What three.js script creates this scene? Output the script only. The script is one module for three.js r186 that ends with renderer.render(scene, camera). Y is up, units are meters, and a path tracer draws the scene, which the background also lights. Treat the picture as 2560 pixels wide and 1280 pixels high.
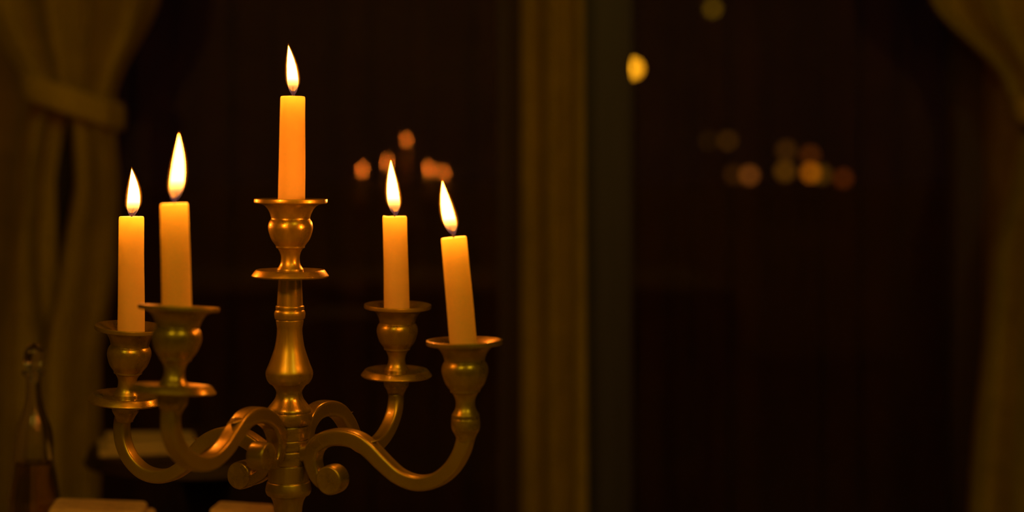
import * as THREE from 'three';
import { mergeGeometries } from 'three/addons/utils/BufferGeometryUtils.js';
import { RoundedBoxGeometry } from 'three/addons/geometries/RoundedBoxGeometry.js';

// ------------------------------------------------------------------ camera, sky, exposure
const scene = new THREE.Scene();
const FOCAL = 4000, HORIZON = 406, EYE = 1.15, YAW = -0.043;      // focal length and horizon in photo pixels
const camera = new THREE.PerspectiveCamera(2 * THREE.MathUtils.radToDeg(Math.atan(640 / FOCAL)), 2, 0.05, 300);
camera.position.set(0, EYE, 0);
camera.rotation.y = YAW;
camera.setViewOffset(2560, 1280, 0, 640 - HORIZON, 2560, 1280);
camera.focus = 1.385;
camera.userData.fStop = 2.75;
camera.updateProjectionMatrix();

const renderer = new THREE.WebGLRenderer();
renderer.toneMapping = THREE.LinearToneMapping;
const EXPOSURE = 10;
renderer.toneMappingExposure = EXPOSURE;
renderer.shadowMap.enabled = true;
scene.background = new THREE.Color().setRGB(0.0003 / EXPOSURE, 0.0004 / EXPOSURE, 0.0007 / EXPOSURE);    // night sky

const CANDLE_LIGHT = [1, 0.42, 0.08], LAMP_LIGHT = [1, 0.67, 0.07];
function pointLight(parent, at, rgb, candela, radius) {
  const l = new THREE.PointLight(new THREE.Color().setRGB(...rgb), candela);
  l.position.copy(at); l.castShadow = true; l.shadow.radius = radius / 0.02;
  parent.add(l);
  return l;
}

// ------------------------------------------------------------------ helpers
const V = (x, y, z) => new THREE.Vector3(x, y, z);
const yawQ = new THREE.Quaternion().setFromAxisAngle(V(0, 1, 0), YAW);
const cam = (px, py, d) => V((px - 1280) / FOCAL * d, (HORIZON - py) / FOCAL * d, -d);        // metres in the lens' own axes
const at = (px, py, d) => cam(px, py, d).applyQuaternion(yawQ).add(camera.position);          // metres in the room
function onZ(px, py, z) { const p = at(px, py, 1).sub(camera.position); return p.multiplyScalar(z / p.z).add(camera.position); }

let seed = 12345;
const rnd = () => { seed = (seed * 1664525 + 1013904223) >>> 0; return seed / 4294967296; };
function tileNoise(n, cells, octaves) {                                                        // tileable value noise, 0..1
  const out = new Float32Array(n * n);
  for (let o = 0, c = cells, a = 0.5; o < octaves; o++, c *= 2, a *= 0.55) {
    const g = Float32Array.from({ length: c * c }, rnd);
    for (let y = 0; y < n; y++) for (let x = 0; x < n; x++) {
      const fx = x / n * c, fy = y / n * c, ix = Math.floor(fx), iy = Math.floor(fy);
      let u = fx - ix, v = fy - iy; u = u * u * (3 - 2 * u); v = v * v * (3 - 2 * v);
      const q = (i, j) => g[((iy + j) % c) * c + (ix + i) % c];
      out[y * n + x] += a * ((q(0, 0) * (1 - u) + q(1, 0) * u) * (1 - v) + (q(0, 1) * (1 - u) + q(1, 1) * u) * v);
    }
  }
  let lo = 9, hi = -9; for (const v of out) { lo = Math.min(lo, v); hi = Math.max(hi, v); }
  return out.map((v) => (v - lo) / (hi - lo));
}
function texture(n, fn, srgb = false, rx = 1, ry = 1) {
  const d = new Uint8Array(n * n * 4);
  for (let i = 0; i < n * n; i++) { const c = fn(i % n, Math.floor(i / n), i); for (let k = 0; k < 3; k++) d[i * 4 + k] = Math.max(0, Math.min(255, Math.round(c[k] * 255))); d[i * 4 + 3] = 255; }
  const t = new THREE.DataTexture(d, n, n);
  t.wrapS = t.wrapT = THREE.RepeatWrapping; t.magFilter = THREE.LinearFilter; t.minFilter = THREE.LinearMipmapLinearFilter;
  if (srgb) t.colorSpace = THREE.SRGBColorSpace;
  t.repeat.set(rx, ry); t.needsUpdate = true;
  return t;
}
const grey = (v) => [v, v, v];
const used = new Map();
function numbered(name) { const n = used.get(name) ?? 0; used.set(name, n + 1); return n ? `${name}_${String(n).padStart(3, '0')}` : name; }
function shadows(o) { o.castShadow = true; o.receiveShadow = true; return o; }
function part(name, geometry, material, parent, label) {
  const m = shadows(new THREE.Mesh(geometry, material)); m.name = name; parent.add(m);
  if (label) m.userData.label = label;
  return m;
}
function thing(name, label, category, position = V(0, 0, 0), group) {
  const g = new THREE.Group(); g.name = numbered(name); g.position.copy(position); g.userData = { label, category };
  if (group) g.userData.group = group;
  scene.add(g); return g;
}
function structure(name, geometry, material, parent = scene) {
  const m = part(name, geometry, material, parent);
  if (parent === scene) m.userData.kind = 'structure';
  return m;
}
const box = (x0, x1, y0, y1, z0, z1) => new THREE.BoxGeometry(x1 - x0, y1 - y0, z1 - z0).translate((x0 + x1) / 2, (y0 + y1) / 2, (z0 + z1) / 2);
function lathe(profile, scale, segments = 72, smooth = true) {                                 // profile: [radius, height] pairs
  let pts = profile.map(([r, h]) => new THREE.Vector2(Math.max(r, 0) * scale, h * scale));
  const g = new THREE.LatheGeometry(pts, segments);
  return g;
}
function soften(profile, steps = 4) {                                                          // Catmull-Rom through the profile; a repeated point keeps its corner
  const out = [];
  for (let i = 0; i < profile.length - 1; i++) {
    const p0 = profile[Math.max(0, i - 1)], p1 = profile[i], p2 = profile[i + 1], p3 = profile[Math.min(profile.length - 1, i + 2)];
    if (p1[0] === p2[0] && p1[1] === p2[1]) continue;
    for (let s = 0; s < steps; s++) {
      const t = s / steps, f = (k) => 0.5 * (2 * p1[k] + (p2[k] - p0[k]) * t + (2 * p0[k] - 5 * p1[k] + 4 * p2[k] - p3[k]) * t * t + (3 * p1[k] - p0[k] - 3 * p2[k] + p3[k]) * t * t * t);
      out.push([f(0), f(1)]);
    }
  }
  out.push(profile[profile.length - 1]);
  return out;
}
/** A bar swept along points that lie in one upright plane; side is that plane's normal. */
function sweep(points, side, sectionAt, rings = 90, around = 24) {
  const curve = new THREE.CatmullRomCurve3(points, false, 'centripetal'), pos = [], uv = [], idx = [];
  const L = curve.getLength();
  for (let i = 0; i <= rings; i++) {
    const t = i / rings, p = curve.getPointAt(t), tan = curve.getTangentAt(t), up = tan.clone().cross(side).normalize();
    const { a, b, n } = sectionAt(t);
    for (let j = 0; j <= around; j++) {
      const f = j / around * 2 * Math.PI, c = Math.cos(f), s = Math.sin(f), e = 2 / n;
      const x = Math.sign(c) * Math.pow(Math.abs(c), e) * a, y = Math.sign(s) * Math.pow(Math.abs(s), e) * b;
      const q = p.clone().addScaledVector(up, x).addScaledVector(side, y);
      pos.push(q.x, q.y, q.z); uv.push(j / around * 0.05, t * L);
    }
  }
  const w = around + 1;
  for (let i = 0; i < rings; i++) for (let j = 0; j < around; j++) { const k = i * w + j; idx.push(k, k + w, k + 1, k + 1, k + w, k + w + 1); }
  for (const [i, flip] of [[0, 0], [rings, 1]]) {
    const p = curve.getPointAt(i / rings), c = pos.length / 3; pos.push(p.x, p.y, p.z); uv.push(0, 0);
    for (let j = 0; j < around; j++) idx.push(c, i * w + j + (flip ? 0 : 1) * 0 + (flip ? 1 : 0) * 0 + (flip ? j * 0 : 0), i * w + j + 1);
  }
  const g = new THREE.BufferGeometry();
  g.setAttribute('position', new THREE.Float32BufferAttribute(pos, 3)); g.setAttribute('uv', new THREE.Float32BufferAttribute(uv, 2)); g.setIndex(idx); g.computeVertexNormals();
  return g;
}

// ------------------------------------------------------------------ materials
const nA = tileNoise(256, 4, 6), nB = tileNoise(256, 16, 4), nC = tileNoise(256, 64, 2);
const brassColor = texture(256, (x, y, i) => { const t = 0.6 * nA[i] + 0.4 * nB[i], k = 0.82 + 0.3 * t; return [0.68 * k, 0.615 * k, 0.21 * k * (0.8 + 0.3 * nB[i])]; }, true, 2, 2);
const brassRough = texture(256, (x, y, i) => grey(0.20 + 0.20 * nA[i] + 0.07 * nC[i]), false, 2, 2);
const brassBump = texture(256, (x, y, i) => grey(0.5 * nB[i] + 0.5 * nC[i]), false, 2, 2);
const brass = new THREE.MeshPhysicalMaterial({ name: 'aged_brass', map: brassColor, roughnessMap: brassRough, roughness: 1, metalness: 0.8, clearcoat: 0.35, clearcoatRoughness: 0.1, bumpMap: brassBump, bumpScale: 0.00006 });
const wax = new THREE.MeshPhysicalMaterial({ name: 'ivory_wax', color: new THREE.Color().setRGB(0.93, 0.80, 0.33), roughness: 1, transmission: 0.6, thickness: 0, ior: 1.44, specularIntensity: 0.3 });
const wickMat = new THREE.MeshStandardMaterial({ name: 'burnt_wick', color: new THREE.Color().setRGB(0.02, 0.012, 0.01), roughness: 0.9 });
const weave = texture(256, (x, y, i) => grey(0.35 * (0.5 + 0.5 * Math.sin(x / 256 * Math.PI * 2 * 64)) + 0.35 * (0.5 + 0.5 * Math.sin(y / 256 * Math.PI * 2 * 64)) + 0.3 * nC[i]), false, 8, 8);
const clothTone = (r, g, b) => texture(256, (x, y, i) => { const k = 0.88 + 0.24 * (0.5 * nA[i] + 0.5 * nB[i]); return [r * k, g * k, b * k]; }, true, 2, 2);
const drapeMat = new THREE.MeshStandardMaterial({ name: 'ochre_drape_cloth', map: clothTone(0.70, 0.62, 0.24), bumpMap: weave, bumpScale: 0.0004, roughness: 0.95 });
const sheerMat = new THREE.MeshStandardMaterial({ name: 'brown_net_cloth', map: clothTone(0.45, 0.285, 0.17), roughness: 1, transparent: true, opacity: 0.23 });
const plaster = new THREE.MeshStandardMaterial({ name: 'ochre_plaster', map: clothTone(0.66, 0.55, 0.34), bumpMap: brassBump, bumpScale: 0.002, roughness: 0.95 });
const ceilingMat = new THREE.MeshStandardMaterial({ name: 'cream_ceiling', map: clothTone(0.78, 0.70, 0.55), roughness: 1 });
const darkWood = new THREE.MeshStandardMaterial({ name: 'dark_wood', map: texture(256, (x, y, i) => { const k = 0.75 + 0.5 * nA[(y * 256 + ((x * 6) & 255)) % 65536]; return [0.16 * k, 0.09 * k, 0.05 * k]; }, true, 2, 2), roughness: 0.6 });
const frameMat = new THREE.MeshStandardMaterial({ name: 'cool_tinted_grey_paint', map: clothTone(0.31, 0.30, 0.46), roughness: 0.5 });  // grey paint; its blue tint puts cool outside light into the colour
const paneMat = new THREE.MeshPhysicalMaterial({ name: 'window_glass', color: 0xffffff, roughness: 0, transmission: 1, thickness: 0, ior: 1.52 });
const linen = new THREE.MeshStandardMaterial({ name: 'cream_linen', map: clothTone(0.90, 0.82, 0.62), bumpMap: weave, bumpScale: 0.0003, roughness: 0.95 });
const tanLinen = new THREE.MeshStandardMaterial({ name: 'tan_linen', map: clothTone(0.60, 0.53, 0.36), bumpMap: weave, bumpScale: 0.0003, roughness: 0.95 });
const glassMat = new THREE.MeshPhysicalMaterial({ name: 'clear_glass', color: 0xffffff, roughness: 0.03, transmission: 1, thickness: 0.003, ior: 1.5 });
const oilMat = new THREE.MeshPhysicalMaterial({ name: 'golden_oil', color: 0xffffff, roughness: 0.02, transmission: 1, thickness: 0.03, ior: 1.46, attenuationColor: new THREE.Color(0.9, 0.65, 0.12), attenuationDistance: 0.03 });
const asphalt = new THREE.MeshStandardMaterial({ name: 'dark_ground', map: clothTone(0.2, 0.2, 0.2), roughness: 1 });
const postMat = new THREE.MeshStandardMaterial({ name: 'black_iron', color: new THREE.Color().setRGB(0.02, 0.02, 0.02), roughness: 0.6 });

// ------------------------------------------------------------------ the room
const X0 = -2.6, X1 = 2.6, ZB = -3.33, ZF = 2.6, H = 2.6, T = 0.2, ZPANE = -3.41;
structure('floor', box(X0 - T, X1 + T, -0.1, 0, ZB - T, ZF + T), darkWood);
structure('ceiling', box(X0 - T, X1 + T, H, H + 0.1, ZB - T, ZF + T), ceilingMat);
structure('wall_left', box(X0 - T, X0, 0, H, ZB - T, ZF + T), plaster);
structure('wall_right', box(X1, X1 + T, 0, H, ZB - T, ZF + T), plaster);
structure('wall_front', box(X0, X1, 0, H, ZF, ZF + T), plaster);
const wx = (px) => onZ(px, HORIZON, ZB).x;
const openings = [[wx(110), wx(1322)], [wx(1452), wx(2480)]], SILL = 0.02, HEAD = 2.35;
{
  const s = new THREE.Shape([[X0, 0], [X1, 0], [X1, H], [X0, H]].map(([x, y]) => new THREE.Vector2(x, y)));
  for (const [a, b] of openings) s.holes.push(new THREE.Path([[a, SILL], [a, HEAD], [b, HEAD], [b, SILL]].map(([x, y]) => new THREE.Vector2(x, y))));
  structure('wall_back', new THREE.ExtrudeGeometry(s, { depth: T, bevelEnabled: false }).translate(0, 0, ZB - T), plaster);
}
openings.forEach(([a, b], i) => {
  const w = new THREE.Group(); w.name = `window_${i + 1}`; w.userData = { kind: 'structure' }; scene.add(w);
  const left = i ? onZ(1575, HORIZON, ZPANE).x - a : 0.06, f = 0.06, z0 = ZPANE - 0.035, z1 = ZPANE + 0.035;
  part('stile', box(a, a + left, SILL, HEAD, z0, z1), frameMat, w);
  part('stile', box(b - f, b, SILL, HEAD, z0, z1), frameMat, w);
  part('rail', box(a + left, b - f, SILL, SILL + 0.09, z0, z1), frameMat, w);
  part('rail', box(a + left, b - f, HEAD - f, HEAD, z0, z1), frameMat, w);
  for (const dz of [0.008, -0.008]) part('pane', new THREE.PlaneGeometry(b - f - a - left, HEAD - SILL - f - 0.09).translate((a + left + b - f) / 2, (SILL + 0.09 + HEAD - f) / 2, ZPANE + dz), paneMat, w);
});
structure('ground', box(-60, 60, -0.25, -0.1, -90, ZB - T - 0.01), asphalt);

// pendant lamps of the dining room, behind the photographer
const globeMat = new THREE.MeshStandardMaterial({ name: 'opal_globe', color: 0xffffff, roughness: 0.4, emissive: new THREE.Color().setRGB(...LAMP_LIGHT), emissiveIntensity: 1.75 / EXPOSURE });
for (const [x, z, which] of [[-0.75, 0.55, 'on the side of the cruet'], [0.85, 0.35, 'on the side away from the cruet']]) {
  const t = thing('pendant_lamp', `round opal glass pendant lamp hanging ${which}`, 'lamp', V(x, H, z), 'opal pendant lamps');
  part('canopy', new THREE.CylinderGeometry(0.06, 0.06, 0.02, 32).translate(0, -0.01, 0), brass, t);
  part('stalk', new THREE.CylinderGeometry(0.008, 0.008, 0.1, 16).translate(0, -0.07, 0), brass, t);
  part('globe', new THREE.SphereGeometry(0.18, 40, 28).translate(0, -0.29, 0), globeMat, t);
  pointLight(t, V(0, -0.29, 0), LAMP_LIGHT, 1.0 / EXPOSURE, 0.17);
}

// ------------------------------------------------------------------ dining table (below the frame) and candelabrum
const TABLE = 0.75, D0 = 1.333;
{
  const c = at(1000, HORIZON, 1.25), t = thing('dining_table', 'dark wooden dining table carrying the brass candelabrum', 'table', V(c.x, 0, c.z));
  const hw = 0.95, hd = 0.53, TABLE_WOOD = TABLE - 0.004;
  part('table_top', new RoundedBoxGeometry(2 * hw, 0.035, 2 * hd, 3, 0.008).translate(0, TABLE_WOOD - 0.0175, 0), darkWood, t);
  part('apron', mergeGeometries([box(-hw + 0.08, hw - 0.08, 0.63, TABLE_WOOD - 0.035, hd - 0.1, hd - 0.08), box(-hw + 0.08, hw - 0.08, 0.63, TABLE_WOOD - 0.035, -hd + 0.08, -hd + 0.1), box(-hw + 0.08, -hw + 0.1, 0.63, TABLE_WOOD - 0.035, -hd + 0.1, hd - 0.1), box(hw - 0.1, hw - 0.08, 0.63, TABLE_WOOD - 0.035, -hd + 0.1, hd - 0.1)]), darkWood, t);
  for (const sx of [-1, 1]) for (const sz of [-1, 1]) part('leg', new THREE.CylinderGeometry(0.035, 0.024, TABLE_WOOD - 0.035, 20).translate(sx * (hw - 0.06), (TABLE_WOOD - 0.035) / 2, sz * (hd - 0.06)), darkWood, t);
  // unseen tan cloth added to bounce light upward, rippled overhang on all sides
  const k = thing('bounce_cloth', 'tan linen cloth added unseen under the brass candelabrum to bounce light', 'bounce_cloth', V(c.x, TABLE_WOOD, c.z)), pos = [], uv = [], idx = [], N = 240;
  const edge = (q, grow) => { const per = [2 * hw, 2 * hd, 2 * hw, 2 * hd], L = 4 * (hw + hd); let s2 = q * L, e = 0; while (e < 3 && s2 > per[e]) s2 -= per[e++]; const f = s2 / per[e], g = 0.006 + grow; return [[-hw - g + 2 * (hw + g) * f, hd + g], [hw + g, hd + g - 2 * (hd + g) * f], [hw + g - 2 * (hw + g) * f, -hd - g], [-hw - g, -hd - g + 2 * (hd + g) * f]][e]; };
  const levels = [[0, 0.004], [0.004, 0], [0.012, -0.06], [0.02, -0.14], [0.026, -0.22]];
  levels.forEach(([g, y], l) => { for (let i = 0; i <= N; i++) { const [x, z] = edge(i / N, g + (l > 1 ? 0.006 * (l - 1) * Math.sin(i * 0.9) : 0)); pos.push(x, y, z); uv.push(x + y, z + y); } });
  for (let l = 0; l < levels.length - 1; l++) for (let i = 0; i < N; i++) { const m = l * (N + 1) + i; idx.push(m, m + N + 1, m + 1, m + 1, m + N + 1, m + N + 2); }
  const mid = pos.length / 3; pos.push(0, 0.004, 0); uv.push(0, 0); for (let i = 0; i < N; i++) idx.push(mid, i, i + 1);
  const g = new THREE.BufferGeometry(); g.setAttribute('position', new THREE.Float32BufferAttribute(pos, 3)); g.setAttribute('uv', new THREE.Float32BufferAttribute(uv, 2)); g.setIndex(idx); g.computeVertexNormals();
  part('cloth', g, tanLinen, k);
}
const baseCam = cam(718, HORIZON + 0.4 * FOCAL / D0, D0);
const candelabrum = thing('candelabrum', 'five-light brass candelabrum with scrolled arms around a turned stem', 'candelabrum', at(718, HORIZON + 0.4 * FOCAL / D0, D0));
candelabrum.quaternion.copy(yawQ);
const loc = (px, py, d) => cam(px, py, d).sub(baseCam);
const PX = 1 / 3000;                                                                          // one photo pixel at the stem, in metres
const BASE = HORIZON + 0.4 * 3000;
const up = (rows) => rows.map(([r, y]) => [r, BASE - y]);
const stemTilt = -0.0081;
const stemProfile = up([[0, 1606], [168, 1606], [172, 1602], [170, 1594], [150, 1584], [120, 1572], [80, 1545], [52, 1510], [38, 1470], [31, 1430], [33, 1400], [33, 1400], [44, 1396], [50, 1384], [49, 1366], [40, 1352], [40, 1352], [34, 1340], [32, 1310], [34, 1280], [36, 1262], [40, 1248], [46, 1238], [46, 1238], [52, 1236], [56, 1229], [57, 1220], [54, 1206], [52, 1203], [52, 1203], [50, 1202], [50, 1200], [51, 1196], [51, 1164], [50, 1160], [50, 1160], [44, 1160], [44, 1160], [44, 1062], [44, 1062], [48, 1061.5], [54, 1057], [58, 1047], [58, 1038], [56.5, 1031], [56.5, 1031], [55, 1029.5], [55, 1028], [56, 1026], [54, 1020], [46, 1010], [37, 998], [33, 989], [32, 980], [35, 972], [39, 966], [44, 960], [44, 960], [48.5, 958.5], [53, 953], [57, 945], [59, 934], [57.5, 925], [50.6, 908], [43.5, 888], [37, 867], [33, 845], [31.5, 824], [33, 811], [34.4, 801], [34.4, 801], [33.5, 799.5], [34.5, 798], [34.5, 798], [37, 796], [38.6, 787], [38, 780], [36, 776], [36, 776], [34.6, 775], [34.6, 774], [35.5, 772], [35.5, 766], [34, 764], [34, 764], [32, 763], [32, 762], [31, 740], [29.8, 718], [29, 699], [29, 699], [36, 695], [44, 692], [44, 692], [0, 692]]);
part('stem', lathe(soften(stemProfile, 4), PX, 96).rotateZ(stemTilt), brass, candelabrum);
// a candle cup standing on its foot: outside, rim, then the hollow for the candle
const cupProfile = soften([[0, 0], [31, 0], [33, 1.5], [33, 9], [31.5, 12], [27, 19], [24, 27], [23, 37], [24, 46], [27, 54], [31, 61], [34, 63], [34, 63], [35.5, 64], [35.8, 67], [35.8, 67], [37, 70], [46.5, 83], [52, 97], [55.4, 111], [54.8, 122], [52, 130], [49, 134.5], [49, 134.5], [48.3, 135.5], [48.5, 140], [52, 151], [59, 163], [68, 170.5], [80, 174], [89, 175], [89, 175], [91, 177], [91, 184.5], [90, 186], [87, 186.5], [87, 186.5], [74, 181], [56, 170], [44, 156], [38.5, 140], [37.5, 120], [37.5, 112], [37.5, 112], [0, 112]], 4);
const CUP_H = 186;
const cupGeo = lathe(cupProfile, PX, 80);
const plateGeo = lathe(soften([[0, 0], [43, 0], [43, 0], [88, -1], [94, 0], [96, 2.5], [95, 5], [86, 16.5], [83, 18], [80, 17], [80, 17], [62, 11], [40, 9], [34, 9], [0, 9]], 3), PX, 80);
{
  const top = V(0, 0, 0).set(0, (BASE - 692) * PX, 0).applyAxisAngle(V(0, 0, 1), stemTilt);
  const p = part('drip_plate', plateGeo, brass, candelabrum); p.position.copy(top); p.rotation.z = stemTilt;
  const c = part('candle_cup', cupGeo, brass, candelabrum); c.position.copy(V(0, (BASE - 683) * PX, 0).applyAxisAngle(V(0, 0, 1), stemTilt)); c.rotation.z = stemTilt;
}
// collars that clamp the arms to the stem
for (const [y0, y1] of [[1064, 1095], [1098, 1121], [1126, 1158]])
  part('collar', lathe(soften(up([[43, y1], [43, y1], [47, y1], [48.5, y1 - 2], [48.5, y0 + 2], [47, y0], [43, y0], [43, y0]]), 2), PX, 64).rotateZ(stemTilt), brass, candelabrum);

const arms = [
  { key: 'right front', bracket: [[727, 1137, 0], [770, 1133], [784, 1130]], tip: [916, 1110, 952, 1099], d: 1.262, rim: [1161.5, 850], ax: -0.8, az: 0, scale: 1, plate: false, curl: [832, 1198, 36],
    path: [[822, 1216], [802, 1200], [788, 1172], [783, 1142], [792, 1115], [818, 1097], [857, 1092], [895, 1101], [925, 1122], [960, 1157], [1000, 1191], [1046, 1207], [1092, 1199], [1130, 1170], [1155, 1128], [1165, 1090], [1165, 1070]] },
  { key: 'left front', bracket: [[724, 1082, 0], [703, 1085], [690, 1092]], tip: [594, 1050, 566, 1061], d: 1.182, rim: [448, 764], ax: 3.2, az: -4.5, scale: 0.98, plate: true, curl: [652, 1140, 34],
    path: [[664, 1158], [678, 1158], [688, 1138], [692, 1098], [679, 1058], [646, 1038], [612, 1048], [584, 1085], [561, 1120], [530, 1150], [497, 1159], [465, 1146], [440, 1115], [428, 1075], [427, 1035], [433, 1000]] },
  { key: 'left rear', bracket: [[724, 1143, 0], [700, 1142], [668, 1140]], tip: [508, 1104, 480, 1091], d: 1.404, rim: [328, 815], ax: 4.6, az: 3.0, scale: 1.03, plate: true, curl: [608, 1186, 35],
    path: [[622, 1204], [645, 1195], [668, 1172], [670, 1140], [642, 1114], [605, 1092], [563, 1086], [522, 1102], [490, 1132], [462, 1165], [430, 1185], [395, 1190], [358, 1178], [326, 1145], [309, 1105], [305, 1065], [310, 1035]] },
  { key: 'right rear', bracket: [[727, 1078, 0], [748, 1076], [768, 1068]], tip: [856, 1038, 884, 1029], d: 1.484, rim: [994.5, 761], ax: 1.2, az: 2.2, scale: 1.03, plate: true, curl: [778, 1112, 28],
    path: [[770, 1122], [763, 1100], [767, 1065], [784, 1034], [815, 1020], [845, 1029], [868, 1060], [886, 1096], [912, 1118], [945, 1106], [970, 1072], [985, 1032], [990, 1000], [989, 978]] },
];
const axisCam = cam(724, HORIZON, D0);
for (const arm of arms) {
  const rim = cam(...arm.rim, arm.d), u = V(Math.tan(arm.ax * Math.PI / 180), 1, Math.tan(arm.az * Math.PI / 180)).normalize();
  const foot = rim.clone().addScaledVector(u, -((arm.plate ? 9 : 0) + CUP_H) * PX * arm.scale);
  // the upright plane through the stem and the arm's cup
  const out = V(foot.x - axisCam.x, 0, foot.z - axisCam.z), side = V(0, 1, 0).cross(out).normalize();
  const inPlane = (px, py) => { const k = (px - 1280) / FOCAL, t = (-k * axisCam.z - axisCam.x) / (out.x + k * out.z), d = -(axisCam.z + out.z * t); return cam(px, py, d).sub(baseCam); };
  const quat = new THREE.Quaternion().setFromUnitVectors(V(0, 1, 0), u), footLoc = foot.clone().sub(baseCam);
  const bottom = footLoc.clone().addScaledVector(u, -48 * PX * arm.scale);
  const pts = arm.path.map(([x, y]) => inPlane(x, y)); pts.push(bottom);
  const smooth = (a, b, t) => { const k = Math.min(1, Math.max(0, (t - a) / (b - a))); return k * k * (3 - 2 * k); };
  const mesh = part('arm', sweep(pts, side, (t) => ({ a: (12.5 + 8 * smooth(0, 0.15, t) - 2.5 * smooth(0.4, 0.6, t) + 3 * smooth(0.85, 1, t)) * PX, b: (21 - 2 * smooth(0.4, 0.7, t)) * PX, n: 5 - 2.6 * smooth(0.85, 1, t) }), 130, 40), brass, candelabrum);
  // rolled scroll end
  const c = inPlane(arm.curl[0], arm.curl[1]), k = arm.curl[2] * PX, w = 23 * PX;
  const disc = lathe(soften([[0, -w], [k * 0.86 / PX * PX, -w], [k * 0.86, -w], [k, -w * 0.75], [k, w * 0.75], [k * 0.86, w], [k * 0.86, w], [0, w]], 3), 1, 40);
  { const p = disc.attributes.position, q = disc.attributes.uv; for (let i = 0; i < p.count; i++) q.setXY(i, p.getX(i) * 12 + p.getY(i) * 5, p.getZ(i) * 12); }
  const dm = part('scroll_end', disc, brass, mesh); dm.position.copy(c); dm.quaternion.setFromUnitVectors(V(0, 1, 0), side);
  // cast bracket from the collar to the scroll, and the leaf tip where the upper scroll overlaps the lower bow
  const hub = V(axisCam.x, 0, axisCam.z), br = arm.bracket.map(([x, y, t]) => { const p = inPlane(x, y); if (t === 0) { p.x = hub.x - baseCam.x; p.z = hub.z - baseCam.z; } return p; });
  part('bracket', sweep(br, side, (t) => ({ a: (17 + 4 * t) * PX, b: (22 - 2 * t) * PX, n: 4 }), 16, 28), brass, mesh);
  const tp = inPlane(arm.tip[0], arm.tip[1]), td = inPlane(arm.tip[2], arm.tip[3]).sub(tp), tl = td.length();
  const cone = new THREE.ConeGeometry(9 * PX, tl, 12).translate(0, tl / 2, 0).scale(0.75, 1, 1.9);
  const tm = part('leaf_tip', cone, brass, mesh); tm.position.copy(tp); tm.quaternion.setFromRotationMatrix(new THREE.Matrix4().makeBasis(td.clone().normalize().cross(side).normalize(), td.clone().normalize(), side));
  const socket = part('socket', lathe(soften([[0, -52], [20, -52], [22, -48], [27, -36], [33, -26], [34.5, -14], [34, -2], [33, 0], [33, 0], [0, 0]], 3), PX * arm.scale, 48), brass, mesh);
  socket.position.copy(footLoc); socket.quaternion.copy(quat);
  if (arm.plate) { const p = part('drip_plate', plateGeo, brass, mesh); p.position.copy(footLoc); p.quaternion.copy(quat); p.scale.setScalar(arm.scale); }
  const cup = part('candle_cup', cupGeo, brass, mesh); cup.position.copy(footLoc).addScaledVector(u, (arm.plate ? 9 : 0) * PX * arm.scale); cup.quaternion.copy(quat); cup.scale.setScalar(arm.scale);
}

// ------------------------------------------------------------------ candles
const FR = 128;
function flameTexture(fn) {
  const d = new Float32Array(4 * FR * 4);
  for (let y = 0; y < FR; y++) for (let x = 0; x < 4; x++) { const c = fn((y + 0.5) / FR); for (let k = 0; k < 3; k++) d[(y * 4 + x) * 4 + k] = c[k]; d[(y * 4 + x) * 4 + 3] = 1; }
  const t = new THREE.DataTexture(d, 4, FR, THREE.RGBAFormat, THREE.FloatType); t.magFilter = THREE.LinearFilter; t.needsUpdate = true; return t;
}
const mixc = (a, b, t) => a.map((v, i) => v + (b[i] - v) * t), step = (a, b, t) => { const k = Math.min(1, Math.max(0, (t - a) / (b - a))); return k * k * (3 - 2 * k); };
const geo = (a, b, t) => a.map((v, i) => v * Math.pow(b[i] / v, t));
const FLAME = [115, 19, 1.3].map((v) => v / EXPOSURE), BLUE = [0.012, 0.012, 0.06].map((v) => v / EXPOSURE), AMBER = [0.5, 0.17, 0.06].map((v) => v / EXPOSURE);
const flameMat = new THREE.MeshStandardMaterial({ name: 'candle_flame', color: 0x000000, roughness: 1, emissive: 0xffffff, emissiveIntensity: 1, transparent: true,
  emissiveMap: flameTexture((v) => { const t = Math.max(0, Math.min(2, v < 0.15 ? (v - 0.05) / 0.1 : 1 + (v - 0.15) / 0.2)); return t < 1 ? geo(BLUE, AMBER, t) : geo(AMBER, FLAME, t - 1); }),
  alphaMap: flameTexture((v) => Array(3).fill(0.35 + 0.65 * step(0.06, 0.26, v))) });
const glowShell = (rgb, opacity) => new THREE.MeshStandardMaterial({ name: 'flame_glow_shell', color: 0x000000, roughness: 1, emissive: new THREE.Color().setRGB(...rgb.map((v) => v / EXPOSURE / opacity)), emissiveIntensity: 1, transparent: true, opacity });  // emissive shells added to imitate the orange glow rim around each flame
const glowShellMat = [glowShell([1.0, 0.25, 0.006], 0.05), glowShell([0.26, 0.058, 0.001], 0.03), glowShell([0.04, 0.008, 0.0001], 0.02)];
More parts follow.
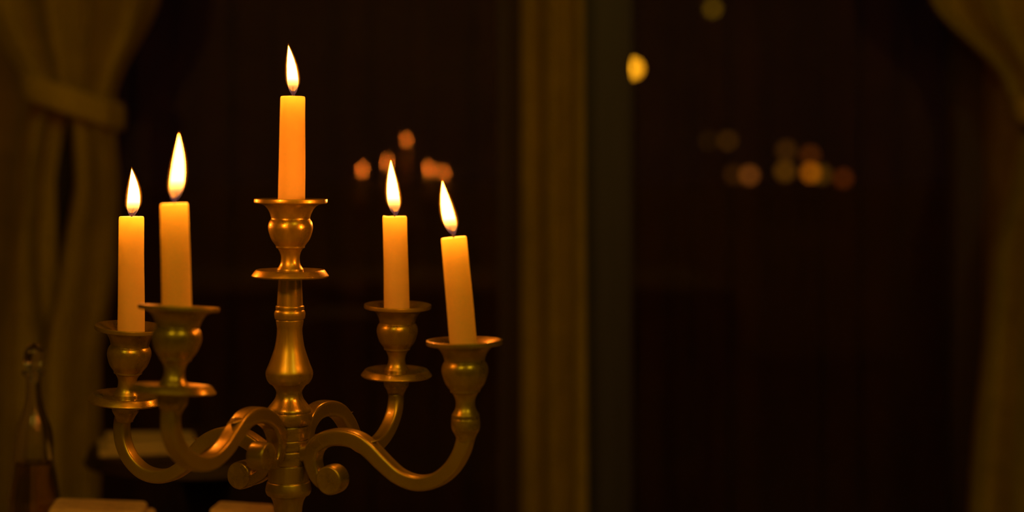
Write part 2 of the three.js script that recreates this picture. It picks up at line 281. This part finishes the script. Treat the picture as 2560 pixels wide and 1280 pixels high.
function flameGeometry(base, mid, tip, radius) {
  const curve = new THREE.QuadraticBezierCurve3(base, mid, tip), pos = [], uv = [], idx = [], R = 48, A = 24;
  const prof = [[0, 0.24], [0.05, 0.48], [0.11, 0.74], [0.2, 0.94], [0.3, 1], [0.45, 0.97], [0.6, 0.84], [0.75, 0.6], [0.87, 0.34], [0.95, 0.14], [1, 0.0]];
  const w = (t) => { for (let i = 1; i < prof.length; i++) if (t <= prof[i][0]) { const [a, b] = [prof[i - 1], prof[i]], k = (t - a[0]) / (b[0] - a[0]); return a[1] + (b[1] - a[1]) * k; } return 0; };
  for (let i = 0; i <= R; i++) { const t = i / R, p = curve.getPoint(t); for (let j = 0; j <= A; j++) { const f = j / A * 2 * Math.PI; pos.push(p.x + Math.cos(f) * w(t) * radius, p.y, p.z + Math.sin(f) * w(t) * radius); uv.push(j / A, t); } }
  for (let i = 0; i < R; i++) for (let j = 0; j < A; j++) { const k = i * (A + 1) + j; idx.push(k, k + A + 1, k + 1, k + 1, k + A + 1, k + A + 2); }
  const g = new THREE.BufferGeometry(); g.setAttribute('position', new THREE.Float32BufferAttribute(pos, 3)); g.setAttribute('uv', new THREE.Float32BufferAttribute(uv, 2)); g.setIndex(idx); g.computeVertexNormals(); return g;
}
const candles = [
  { label: 'short ivory candle in the tall central cup of the brass candelabrum', d: D0, bot: [729, 498], top: [732, 241], wb: 68, wt: 62, base: [733, 238], mid: [733, 180], tip: [721, 114], fw: 27, wick: 0 },
  { label: 'ivory candle with the longest flame, above a cup tipped away from the lens', d: 1.182, bot: [442, 760], top: [435.5, 508], wb: 75, wt: 69, base: [435, 505], mid: [450, 430], tip: [447, 335], fw: 34, wick: 9 },
  { label: 'upright ivory candle rising behind the long-flamed candle', d: 1.404, bot: [328, 826], top: [328.5, 541], wb: 67, wt: 62, base: [329, 542], mid: [340, 490], tip: [329, 422], fw: 31, wick: 7 },
  { label: 'ivory candle with chipped top edge beside the strongly leaning candle', d: 1.484, bot: [992, 760], top: [987, 541], wb: 64, wt: 60.5, base: [989, 538], mid: [980, 480], tip: [977, 401], fw: 30, wick: -8 },
  { label: 'leaning ivory candle in the cup without a drip plate', d: 1.262, bot: [1158.5, 858], top: [1134.5, 593], wb: 69, wt: 65, base: [1134, 588], mid: [1116, 530], tip: [1106, 453], fw: 31, wick: -9 },
];
candles.forEach((c) => {
  const m = c.d / FOCAL, lean = Math.atan2(c.top[0] - c.bot[0], c.bot[1] - c.top[1]), hidden = 48;
  const foot = [c.bot[0] - Math.sin(lean) * hidden, c.bot[1] + Math.cos(lean) * hidden];
  const t = thing('candle', c.label, 'candle', at(foot[0], foot[1], c.d), 'candles on the candelabrum');
  t.quaternion.copy(yawQ).multiply(new THREE.Quaternion().setFromAxisAngle(V(0, 0, 1), -lean));
  const origin = cam(foot[0], foot[1], c.d), local = (p) => cam(p[0], p[1], c.d).sub(origin).applyAxisAngle(V(0, 0, 1), lean);
  const h = Math.hypot(c.top[0] - foot[0], c.top[1] - foot[1]) * m, rb = c.wb / 2 * m, rt = c.wt / 2 * m;
  const body = lathe(soften([[0, 0], [rb * 0.97, 0], [rb, 0.0006], [rb, 0.0006], [rb + (rt - rb) * 0.5, h * 0.5], [rt, h - 0.0022], [rt, h - 0.0022], [rt * 0.985, h - 0.0009], [rt * 0.93, h - 0.0001], [rt * 0.84, h - 0.0002], [rt * 0.66, h - 0.0016], [rt * 0.3, h - 0.0022], [0, h - 0.0023]], 5), 1, 64);
  { // hand-made unevenness of the wax
    const p = body.attributes.position; for (let i = 0; i < p.count; i++) { const x = p.getX(i), y = p.getY(i), z = p.getZ(i), f = Math.atan2(z, x), k = 1 + 0.008 * Math.sin(2 * f + y * 60 + c.d * 9) + 0.006 * Math.sin(3 * f - y * 90); p.setX(i, x * k); p.setZ(i, z * k); if (y > h - 0.004 && c.wick === -8) p.setY(i, y + 0.0011 * Math.max(0, Math.cos(f - Math.PI)) ** 6 * Math.min(1, Math.hypot(x, z) / rt)); }
    body.computeVertexNormals();
  }
  part('wax_body', body, wax, t);
  const wb = V(0, h - 0.004, 0), b0 = local(c.base);
  part('wick', new THREE.TubeGeometry(new THREE.QuadraticBezierCurve3(wb, V(0, h + 0.004, 0), V(c.wick * m, h + 0.0085, 0)), 14, 0.0007, 8), wickMat, t, 'blackened cotton wick');
  const fl = part('flame', flameGeometry(b0, local(c.mid), local(c.tip), c.fw / 2 * m), flameMat, t, 'white-hot flame with a blue foot');
  fl.castShadow = false;
  for (const [grow, mat] of [[1.08, glowShellMat[0]], [1.2, glowShellMat[1]], [1.38, glowShellMat[2]]]) {
    const tip2 = local(c.tip).addScaledVector(local(c.tip).sub(b0).normalize(), (grow - 1) * 0.006), mn = part('flame_glow_shell', flameGeometry(b0.clone().add(V(0, 0.0035, 0)), local(c.mid), tip2, c.fw / 2 * m * grow), mat, fl, 'thin orange shell added to imitate the glow around the flame');
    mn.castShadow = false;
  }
  const len = local(c.tip).distanceTo(b0), heart = new THREE.QuadraticBezierCurve3(b0, local(c.mid), local(c.tip)).getPoint(0.38);
  pointLight(t, heart, CANDLE_LIGHT, 0.012 / EXPOSURE * len / 0.042, 0.0042);
});

// ------------------------------------------------------------------ curtains
/** Hanging cloth: rows of [height, left pixel, right pixel] on the plane z, gathered into folds. */
function clothGeometry(rows, z, folds, amplitude, phase, nu = 160, nv = 90, gap) {
  const pos = [], uv = [], idx = [];
  const span = (Y) => { for (let i = 1; i < rows.length; i++) if (Y >= rows[i][0] || i === rows.length - 1) { const a = rows[i - 1], b = rows[i]; let k = (a[0] - Y) / (a[0] - b[0]); k = k * k * (3 - 2 * k) * 0.5 + k * 0.5; return [a[1] + (b[1] - a[1]) * k, a[2] + (b[2] - a[2]) * k, a[3] + (b[3] - a[3]) * k]; } };
  for (let j = 0; j <= nv; j++) {
    const Y = rows[0][0] + (rows[rows.length - 1][0] - rows[0][0]) * j / nv, [l, r, g] = span(Y), xl = onZ(l, HORIZON, z).x, xr = onZ(r, HORIZON, z).x;
    for (let i = 0; i <= nu; i++) {
      const q = i / nu, f = q * folds * 2 * Math.PI + phase, a = amplitude * g;
      const wob = 0.5 * Math.sin(Y * 1.7 + q * 5 + phase);
      const zz = z + a * (Math.sin(f + wob) + 0.35 * Math.sin(2.37 * f + 1.3 + phase + 0.6 * wob)), xx = xl + (xr - xl) * q + a * 0.35 * Math.cos(f + wob);
      const cut = gap ? gap.depth * Math.exp(-(((q - gap.at) / gap.width) ** 2)) * Math.min(1, Math.max(0, (gap.top - Y) / 0.05)) : 0;
      pos.push(xx, Y, zz - cut); uv.push(q * folds * 0.18, Y);
    }
  }
  for (let j = 0; j < nv; j++) for (let i = 0; i < nu; i++) { const k = j * (nu + 1) + i; idx.push(k, k + nu + 1, k + 1, k + 1, k + nu + 1, k + nu + 2); }
  const g = new THREE.BufferGeometry(); g.setAttribute('position', new THREE.Float32BufferAttribute(pos, 3)); g.setAttribute('uv', new THREE.Float32BufferAttribute(uv, 2)); g.setIndex(idx); g.computeVertexNormals(); return g;
}
const yAt = (py, z) => onZ(1280, py, z).y;
function tieback(x0, x1, y, z, parent, slope) {
  const pts = [], cx = (x0 + x1) / 2, rx = (x1 - x0) / 2, rz = 0.06;
  for (let i = 0; i < 40; i++) { const f = i / 40 * 2 * Math.PI; pts.push(V(cx + Math.cos(f) * rx, y + slope * Math.cos(f), z + Math.sin(f) * rz)); }
  pts.push(pts[0].clone());
  const g = sweep(pts, V(0, 1, 0), () => ({ a: 0.008, b: 0.027, n: 2.4 }), 80, 16);
  return part('tieback', g, drapeMat, parent, 'cloth band gathering the curtain');
}
{
  const z = ZB + 0.26, t = thing('curtain', 'ochre curtain tied back beside the glass cruet', 'curtain', V(0, 0, 0), 'tied-back ochre curtains');
  part('cloth', clothGeometry([[H - 0.005, -420, 650, 2], [yAt(0, z), -60, 425, 2], [yAt(235, z), 72, 300, 0.9], [yAt(285, z), 72, 298, 0.9]], z, 3.3, 0.03, 0.9, 160, 60), drapeMat, t);
  part('cloth', clothGeometry([[yAt(262, z), 72, 168, 0.8], [yAt(300, z), 66, 146, 0.9], [yAt(450, z), 50, 120, 1], [yAt(640, z), 30, 124, 1], [yAt(900, z), 10, 170, 1], [0.005, -20, 190, 1]], z, 1.7, 0.028, 0.9, 90, 60), drapeMat, t);
  part('cloth', clothGeometry([[yAt(262, z), 160, 298, 0.8], [yAt(300, z), 190, 300, 0.9], [yAt(450, z), 200, 312, 1], [yAt(640, z), 166, 304, 1], [yAt(900, z), 120, 262, 1], [0.005, 110, 248, 1]], z + 0.035, 2.1, 0.026, 2.4, 90, 60), drapeMat, t);
  tieback(onZ(66, 0, z).x, onZ(304, 0, z).x, yAt(255, z), z, t, -0.03);
}
{
  const z = ZB + 0.17, t = thing('curtain', 'ochre curtain tied back next to the window with the row of stand-in lamps', 'curtain', V(0, 0, 0), 'tied-back ochre curtains');
  part('cloth', clothGeometry([[H - 0.005, 1900, 3150, 1], [yAt(0, z), 2312, 2960, 1.1], [yAt(200, z), 2500, 2800, 0.9], [yAt(340, z), 2545, 2780, 0.8], [yAt(420, z), 2532, 2790, 0.9], [yAt(640, z), 2478, 2800, 1], [yAt(1280, z), 2425, 2830, 1.1], [0.005, 2400, 2840, 1.1]], z, 4.4, 0.03, 2.2), drapeMat, t);
  tieback(onZ(2536, 0, z).x, onZ(2790, 0, z).x, yAt(320, z), z, t, -0.04);
}
{
  const z = ZB + 0.1, t = thing('curtain', 'narrow straight ochre curtain hanging on the pier between the two windows', 'curtain');
  part('cloth', clothGeometry([[H - 0.005, 1312, 1462, 1], [0.005, 1312, 1470, 1]], z, 2.2, 0.022, 3.6, 70), drapeMat, t);
}
[[95, 1326, 10.5, 0.4, 'dark net curtain across the window that mirrors the candles'], [1582, 2500, 8.3, 1.9, 'dark net curtain across the window with the row of stand-in lamps']].forEach(([l, r, n, ph, label]) => {
  const t = thing('net_curtain', label, 'curtain');
  part('cloth', clothGeometry([[H - 0.005, l, r, 1], [0.005, l, r, 1]], ZB + 0.045, n, 0.016, ph, 220, 60), sheerMat, t);
});

// ------------------------------------------------------------------ things on and beside the table
{ // stoppered cruet
  const d = 1.755, p = at(84, HORIZON + 0.4 * FOCAL / d, d), t = thing('cruet', 'small stoppered glass cruet of oil standing before the tied-back curtain', 'bottle', V(p.x, TABLE, p.z));
  const s = 0.001;
  part('bottle', lathe(soften([[0, 0], [24, 0], [27, 2], [28, 6], [28, 30], [24, 60], [22, 85], [19, 108], [12, 128], [8.5, 145], [8, 165], [8, 165], [12, 168], [12, 172], [7, 172], [7, 172], [5.5, 165], [6, 145], [9.5, 127], [16, 108], [19, 85], [21, 60], [25, 30], [25, 8], [22, 4], [0, 4]], 3), s, 48), glassMat, t);
  part('oil', lathe(soften([[0, 4.6], [21.5, 4.6], [24.4, 8.4], [24.4, 30], [20.4, 60], [19.4, 72], [19.4, 72], [0, 72]], 3), s, 48), oilMat, t, 'golden oil inside the bottle');
  part('stopper', lathe(soften([[0, 160], [4.8, 160], [5, 172], [5, 173], [5, 173], [9, 176], [11, 186], [9, 196], [4, 201], [0, 201.5]], 3), s, 40), glassMat, t, 'glass ball stopper');
}
/** A napkin folded into layers, with soft edges and a little slump. */
function napkin(label, position, turn, w, dpt, layers, h, group) {
  const t = thing('napkin', label, 'napkin', position, group); t.rotation.y = turn;
  for (let k = 0; k < layers; k++) {
    const g = new RoundedBoxGeometry(w * (1 - 0.05 * k), h / layers * 0.96, dpt * (1 - 0.06 * k), 5, h / layers * 0.45), p = g.attributes.position;
    g.translate((k % 2 ? 1 : -1) * 0.003, h / layers * (k + 0.5), k * 0.002);
    for (let i = 0; i < p.count; i++) { const x = p.getX(i), y = p.getY(i), z = p.getZ(i); p.setY(i, y * (1 - 0.25 * (x / w + 0.5) ** 2) + 0.0015 * Math.sin(x * 70 + z * 50 + k) * y / h); }
    g.computeVertexNormals();
    part('fold', g, linen, t);
  }
  return t;
}
{ const d = 1.74, p = at(255, 406, d); napkin('folded cream napkin on the dining table below the rear candle cup', V(p.x, TABLE, p.z), 0.1, 0.11, 0.07, 3, 0.033, 'folded napkins on the dining table'); }
{ const d = 1.74, p = at(615, 406, d); napkin('folded cream napkin on the dining table beside the candelabrum stem', V(p.x, TABLE, p.z), -0.05, 0.07, 0.06, 3, 0.029, 'folded napkins on the dining table'); }
{ // little pedestal table at the window
  const d = 2.36, p = at(515, 406, d), h = 0.735, t = thing('side_table', 'small dark pedestal table by the window holding a napkin', 'table', V(p.x, 0, p.z));
  part('table_top', lathe(soften([[0, h - 0.022], [0.16, h - 0.022], [0.17, h - 0.014], [0.17, h - 0.006], [0.165, h], [0.165, h], [0, h]], 3), 1, 64), darkWood, t);
  part('pedestal', lathe(soften([[0.03, 0.05], [0.035, 0.1], [0.022, 0.3], [0.028, 0.45], [0.02, 0.6], [0.05, h - 0.022]], 4), 1, 32), darkWood, t);
  for (let k = 0; k < 3; k++) { const a = k * 2 * Math.PI / 3 + 0.4; part('leg', new THREE.TubeGeometry(new THREE.CatmullRomCurve3([V(0, 0.16, 0), V(Math.cos(a) * 0.07, 0.13, Math.sin(a) * 0.07), V(Math.cos(a) * 0.15, 0.03, Math.sin(a) * 0.15), V(Math.cos(a) * 0.19, 0.013, Math.sin(a) * 0.19)]), 20, 0.013, 10), darkWood, t); }
  const q = at(372, 406, 2.32);
  napkin('cream napkin lying flat on the small pedestal table by the window', V(q.x, h, q.z), 0.22, 0.135, 0.12, 2, 0.018);
}

// ------------------------------------------------------------------ lamps added outside the right-hand window, standing in for its blurred light spots
const lampDisc = 72, through = 0.66;
const outdoor = [
  [1583, 171, 30, 32, [1.0, 0.38, 0.008], 'bright stand-in lamp half hidden behind the window frame'],
  [1782, 22, 26, 22, [0.038, 0.018, 0.0003], 'faint tall stand-in lamp high above the others in the night'],
  [1775, 352, 40, 22, [0.008, 0.003, 0.0002], 'faintest of two stand-in lamps standing side by side above the lower row'],
  [1820, 352, 40, 22, [0.018, 0.006, 0.0004], 'dim stand-in lamp beside the faintest lamp above the lower row'],
  [1835, 437, 30, 23, [0.014, 0.004, 0.0002], 'dull low stand-in lamp at the end of the row near the two faint lamps'],
  [1874, 438, 30, 23, [0.07, 0.018, 0.002], 'reddish stand-in lamp second from the dull end of the row'],
  [1962, 428, 30, 27, [0.045, 0.015, 0.0005], 'amber stand-in lamp beneath a dim taller lamp, mid row'],
  [1966, 376, 32, 27, [0.022, 0.007, 0.0005], 'dim taller stand-in lamp over the amber one'],
  [2026, 388, 32, 25, [0.03, 0.006, 0.0003], 'red-brown taller stand-in lamp over the brightest one'],
  [2027, 432, 30, 25, [0.15, 0.036, 0.0005], 'brightest orange stand-in lamp in the row'],
  [2054, 436, 30, 25, [0.03, 0.011, 0.0003], 'dim yellowish stand-in lamp overlapping the brightest one'],
  [2108, 446, 30, 23, [0.03, 0.005, 0.0002], 'small red stand-in lamp at the end of the row by the curtain'],
];
outdoor.forEach(([px, py, d, size, disc, label]) => {
  const p = at(px, py, d), r = size / 2 / FOCAL * d, t = thing('stand_in_lamp', label, 'lamp', V(p.x, -0.1, p.z), 'stand-in lamps for light spots in the window'), y = p.y + 0.1;
  const k = 0.6 * (lampDisc / size) ** 2 / through / EXPOSURE, L = disc.map((v) => v * k);
  const glow = new THREE.MeshStandardMaterial({ name: 'stand_in_glow', color: 0x000000, roughness: 1, emissive: new THREE.Color().setRGB(...L), emissiveIntensity: 1 });
  part('post', new THREE.CylinderGeometry(0.02, 0.035, y - r, 14).translate(0, (y - r) / 2, 0), postMat, t);
  part('globe', new THREE.SphereGeometry(r, 28, 20).translate(0, y, 0), glow, t);
  const top = Math.max(...L);
  pointLight(t, V(0, y, 0), L.map((v) => v / top), 0.25 * top * Math.PI * r * r, r * 0.9);
});

renderer.render(scene, camera);
